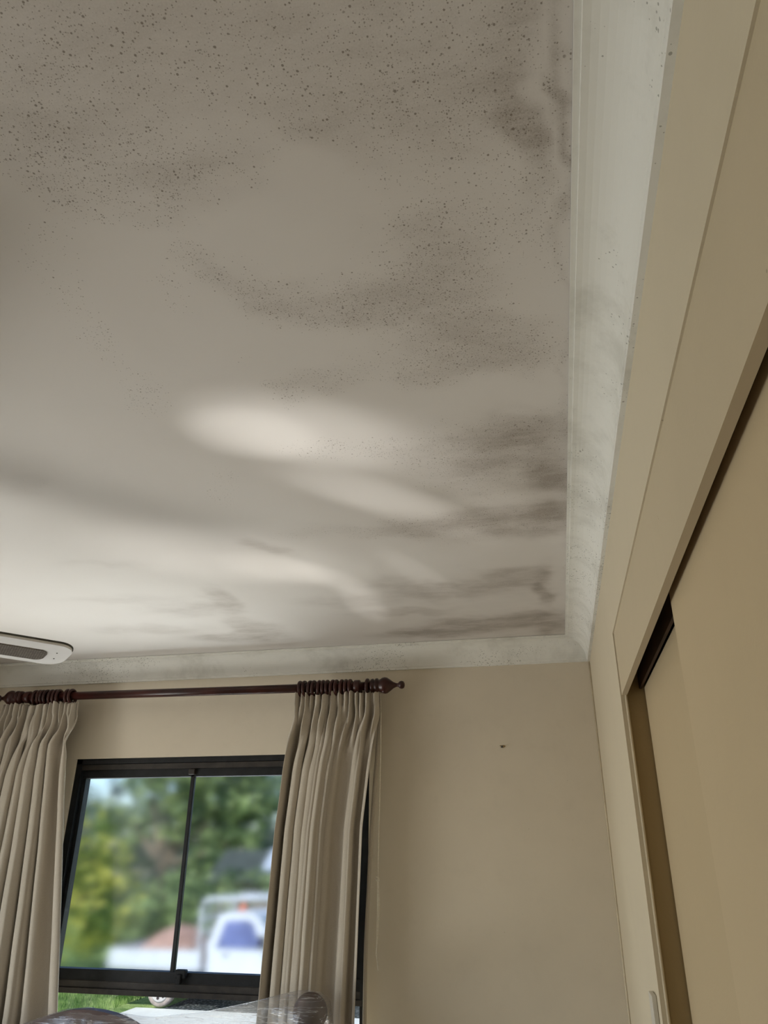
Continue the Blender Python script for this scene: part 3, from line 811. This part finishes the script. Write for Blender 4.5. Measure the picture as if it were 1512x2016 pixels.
# lawn blades seen through the lower pane
bm = bmesh.new()
for i in range(9000):
    x, y = R.uniform(-12.8, -9.02), R.uniform(15.2, 18.5)
    h = R.uniform(.04, .09); a = R.uniform(0, PI); w = .008
    dx, dy = math.cos(a)*w, math.sin(a)*w
    lx, ly = R.uniform(-.03, .03), R.uniform(-.03, .03)
    p = [bm.verts.new(q) for q in ((x-dx, y-dy, GZ), (x+dx, y+dy, GZ), (x+lx, y+ly, GZ+.03+h))]
    bm.faces.new(p)
o = obj('lawn_grass', bm, leafmat('grass_blades', (.12, .24, .06), (.45, .60, .20)))
tag(o, 'short green lawn grass seen through the lower pane beside the truck', 'grass', kind='stuff')
def tree(name, label, x, y, base, crowns, mat, leaves, lsize, trunk_r=.15, group=None, lean=(0, 0)):
    """crowns: list of (dx, dy, z, rx, ry, rz) in metres"""
    e = empty(name, (x, y, base), label, 'tree' if 'tree' in name else 'shrub', group)
    bm = bmesh.new()
    vol = sum(c[3]*c[4]*c[5] for c in crowns)
    for dx, dy, z, rx, ry, rz in crowns:
        k = int(leaves*rx*ry*rz/vol)
        for _ in range(k):
            d = Vector((R.gauss(0, 1), R.gauss(0, 1), R.gauss(0, 1))).normalized()*(R.random()**.33)
            q = noise.noise(Vector((d.x*2+x, d.y*2, d.z*2+z)))
            if q < -.10: continue
            c = Vector((x+dx+d.x*rx*(1+q*.4), y+dy+d.y*ry, z+d.z*rz*(1+q*.4)))
            n = Vector((R.gauss(0, 1), R.gauss(0, 1), R.gauss(.5, 1))).normalized()
            s, tt = frame_axes(n)
            L = lsize*R.uniform(.6, 1.3); Wd = L*.45
            v = [bm.verts.new(c+p) for p in (-s*L, tt*Wd-s*L*.2, s*L, -tt*Wd-s*L*.2)]
            bm.faces.new(v)
    obj('foliage', bm, mat, e)
    bm = bmesh.new()
    topz = max(c[2] for c in crowns)
    tube(bm, [(x, y, base-.1), (x+lean[0]*.3, y, base+(topz-base)*.4), (x+lean[0], y+lean[1], topz)], [trunk_r, trunk_r*.75, trunk_r*.3], 10)
    for dx, dy, z, rx, ry, rz in crowns:
        s0 = Vector((x+lean[0]*.3, y, base+(topz-base)*.4))
        tube(bm, [s0, (s0+Vector((x+dx, y+dy, z)))/2+Vector((0, 0, .2)), (x+dx, y+dy, z+rz*.5)], [trunk_r*.5, trunk_r*.35, trunk_r*.12], 8)
    obj('trunk', bm, M['bark'], e)
    return e
tree('garden_tree', 'yellow-green bushy tree nearest the house, seen low in the left half of the window', -13.2, 19.5, GZ, [(-1.0, 0, 1.3, 1.5, 1.2, 1.3), (.6, 0, 1.6, 1.3, 1.2, 1.2), (-.2, -.3, .2, 2.2, 1.2, 1.0), (1.3, .2, .4, 1.1, 1.1, 1.1)], M['leaf_yellow'], 5200, .13)
tree('garden_tree', 'tall mid-green tree behind the window mullion with sky showing through its top', -13.9, 27.5, GZ, [(-.6, 0, 4.2, 1.5, 1.3, 1.1), (1.4, 0, 4.9, 1.8, 1.5, 1.5), (.8, .5, 2.9, 2.0, 1.5, 1.2), (2.6, 0, 3.4, 1.4, 1.4, 1.5), (-2.4, .5, 2.6, 1.2, 1.2, .8), (2.2, 0, 1.4, 1.6, 1.4, 1.2)], M['leaf_mid'], 13000, .16, .22, lean=(-1.5, 0))
tree('garden_tree', 'dark grey-green tree filling the upper right of the window', -9.8, 32, GZ, [(0, 0, 3.4, 2.4, 1.6, 1.5), (-1.8, 0, 4.6, 1.3, 1.3, 1.0), (1.2, .5, 5.3, 1.1, 1.3, .9), (-.5, 0, 1.9, 2.8, 1.6, 1.1), (2.5, 0, 3.2, 1.4, 1.4, 2.0)], M['leaf_dark'], 8500, .15, .25)
tree('garden_tree', 'dark distant tree standing left behind the yellow-green bushy tree', -19.5, 32, GZ, [(0, 0, 1.8, 2.6, 1.6, 1.6), (2.5, 0, 2.4, 1.6, 1.6, 1.4), (-2, 0, 3.4, 1.6, 1.6, 1.2), (.6, 0, 4.6, .9, 1, .7)], M['leaf_dark'], 6000, .15, .25)
tree('garden_shrub', 'low green shrubs in a row behind the white truck tray', -11.0, 21.5, GZ, [(-1.5, 0, -.1, 1.6, .9, 1.1), (.6, 0, .1, 1.5, .9, 1.0), (2.6, 0, .2, 1.6, .9, 1.0), (4.5, 0, .2, 1.6, .9, 1.1)], M['leaf_mid'], 5000, .12, .06)
tree('garden_tree', 'pale gum tree with orange-brown leaning bark at the window top left', -16.0, 23.3, GZ, [(.5, 0, 5.0, 1.2, 1.2, .6), (-.9, 0, 4.0, .8, .8, .7)], M['leaf_mid'], 2600, .14, .11, lean=(-1.6, 0))
tree('garden_tree', 'long dark hedge-like row of treetops farthest behind, low across the window', -15.5, 37, GZ, [(-6, 0, .8, 3, 1.2, 2.2), (-2, 0, 1.0, 3, 1.2, 2.4), (2, 0, 1.1, 3, 1.2, 2.6), (6, 0, 1.2, 3, 1.2, 2.6)], M['leaf_dark'], 9000, .2, .2)
# neighbouring house roof behind the trees
nb = empty('neighbour_house', (-10.5, 24.5, GZ), 'neighbouring house with dark roof and pale metal edge behind the truck', 'house')
obj('house_wall', box(-10.2, -5.0, 23.2, 25.6, GZ, .9), M['brick'], nb)
bm = prism(bmesh.new(), [(22.9, .85), (24.4, 1.75), (25.9, .85)], lambda p: Vector((-10.5, p[0], p[1])), (6.0, 0, 0))
obj('roof', bm, M['slate'], nb)
bm = prism(bmesh.new(), [(23.4, 1.17), (24.35, 1.74), (24.35, 1.80), (23.4, 1.23)], lambda p: Vector((-8.9, p[0], p[1])), (1.1, 0, 0))
obj('roof_sheet', bm, M['silver'], nb)
# ------------------------------------------------------------------ tray truck
TY = 16.0
tk = empty('tray_truck', (-7.2, TY+.8, GZ), 'white tray-back utility truck parked outside, side-on to the window', 'truck')
g0 = GZ+.04
bm = bmesh.new()
side = [(-7.12, -.62), (-7.15, -.05), (-7.02, .30), (-6.93, .48), (-6.80, .53), (-6.25, .54), (-6.12, .46), (-5.62, -.10), (-4.72, -.22), (-4.55, -.36), (-4.50, -.62), (-4.55, -.80), (-5.05, -.80), (-5.12, -.62), (-5.42, -.52), (-5.72, -.62), (-5.80, -.80), (-7.12, -.80)]
prism(bm, side, lambda p: Vector((p[0], TY+.03, p[1])), (0, 1.55, 0))
bmesh.ops.bevel(bm, geom=[e for e in bm.edges if abs((e.verts[0].co-e.verts[1].co).y) < .01], offset=.03, segments=2, affect='EDGES')
cab = obj('cab', bm, M['white_paint'], tk)
bm = prism(bmesh.new(), [(-6.95, -.10), (-6.78, .38), (-6.32, .40), (-6.18, .34), (-5.98, -.10)], lambda p: Vector((p[0], TY+.012, p[1])), (0, .02, 0))
obj('side_window', bm, M['carglass'], cab)
bm = prism(bmesh.new(), [(-6.10, .44), (-5.66, -.06), (-5.64, -.04), (-6.07, .47)], lambda p: Vector((p[0], TY+.13, p[1])), (0, 1.35, 0))
obj('windscreen', bm, M['screen'], cab)
bm = bmesh.new()
bx(bm, -6.80, -6.66, TY+.008, TY+.03, -.235, -.205, bev=.004)
obj('door_handle', bm, M['under'], cab)
bm = tube(bmesh.new(), [(-6.0, TY+.03, -.02), (-5.92, TY-.10, .02)], .015, 6)
bx(bm, -6.0, -5.86, TY-.16, TY-.08, -.08, .14, bev=.01)
obj('side_mirror', bm, M['under'], cab)
bm = bmesh.new()
lathe(bm, [(0, .09), (.02, .09), (.03, .07), (.10, .065), (.13, .03)], (-6.72, TY+.75, .535), 'Z', 16)
obj('beacon', bm, M['beacon'], cab, True)
bm = bmesh.new()
bx(bm, -9.25, -7.25, TY, TY+.03, -.50, -.16); bx(bm, -9.25, -7.25, TY+1.75, TY+1.78, -.50, -.16); bx(bm, -9.28, -9.25, TY, TY+1.78, -.50, -.16)
bx(bm, -9.25, -7.25, TY+.03, TY+1.75, -.52, -.47)
for k in range(5): bx(bm, -9.2+k*.46, -9.15+k*.46, TY-.012, TY, -.50, -.16)
obj('tray', bm, M['white_paint'], tk)
bm = bmesh.new()
for yy in (TY+.04, TY+1.74):
    tube(bm, [(-7.33, yy, -.5), (-7.33, yy, .62), (-7.29, yy, .72), (-7.18, yy, .77), (-5.2, yy, .80)], .035, 10)
for z in (-.1, .15, .4, .72): tube(bm, [(-7.33, TY+.04, z), (-7.33, TY+1.74, z)], .022, 8)
for x in (-7.18, -6.6, -5.9, -5.2): tube(bm, [(x, TY+.04, .775), (x, TY+1.74, .775)], .02, 8)
for yy in (TY+.45, TY+.9, TY+1.35): tube(bm, [(-7.33, yy, -.45), (-7.33, yy, .72)], .015, 8)
obj('ladder_rack', bm, M['white_paint'], tk, True)
bm = bmesh.new()
bx(bm, -9.1, -4.9, TY+.45, TY+.55, -.74, -.56); bx(bm, -9.1, -4.9, TY+1.2, TY+1.3, -.74, -.56)
bx(bm, -7.45, -7.15, TY+.25, TY+.6, -.80, -.55)
obj('chassis', bm, M['under'], tk)
for x, yy in ((-8.08, TY+.06), (-8.08, TY+1.5), (-5.42, TY+.06), (-5.42, TY+1.4)):
    bm = lathe(bmesh.new(), [(0, .18), (.0, .245), (.025, .275), (.17, .275), (.195, .245), (.195, .16)], (x, yy, g0+.275), 'Y', 32)
    wh = obj('wheel', bm, M['tyre'], tk, True)
    bm = lathe(bmesh.new(), [(-.004, .05), (-.002, .10), (-.018, .165), (-.010, .185), (.004, .19)], (x, yy, g0+.275), 'Y', 32)
    obj('rim', bm, M['hub'], wh, True)
    for k in range(6):
        a = k*PI/3+.3
        obj('rim_hole', lathe(bmesh.new(), [(-.020, .026), (-.010, .028)], (x+math.cos(a)*.115, yy, g0+.275+math.sin(a)*.115), 'Y', 12), M['hub_hole'], wh)
    obj('hub_cap', lathe(bmesh.new(), [(-.012, .025), (-.004, .03)], (x, yy, g0+.275), 'Y', 12), M['hub_hole'], wh)
# heap of soil in the tray
bm = bmesh.new()
nx, ny = 34, 24
g = []
for i in range(nx+1):
    row = []
    for j in range(ny+1):
        u, v = i/nx, j/ny
        h = (math.sin(PI*u)**.7)*(math.sin(PI*v)**.5)*(.52+.30*u)+noise.noise(Vector((u*7, v*6, 1)))*.06*math.sin(PI*u)*math.sin(PI*v)
        row.append(bm.verts.new((-9.1+u*1.7, TY+.06+v*1.66, -.46+h)))
    g.append(row)
for i in range(nx):
    for j in range(ny): bm.faces.new((g[i][j], g[i+1][j], g[i+1][j+1], g[i][j+1]))
o = obj('soil_heap', bm, M['soil'], None, True)
tag(o, 'heap of pinkish-brown soil loaded on the white truck tray', 'soil heap')
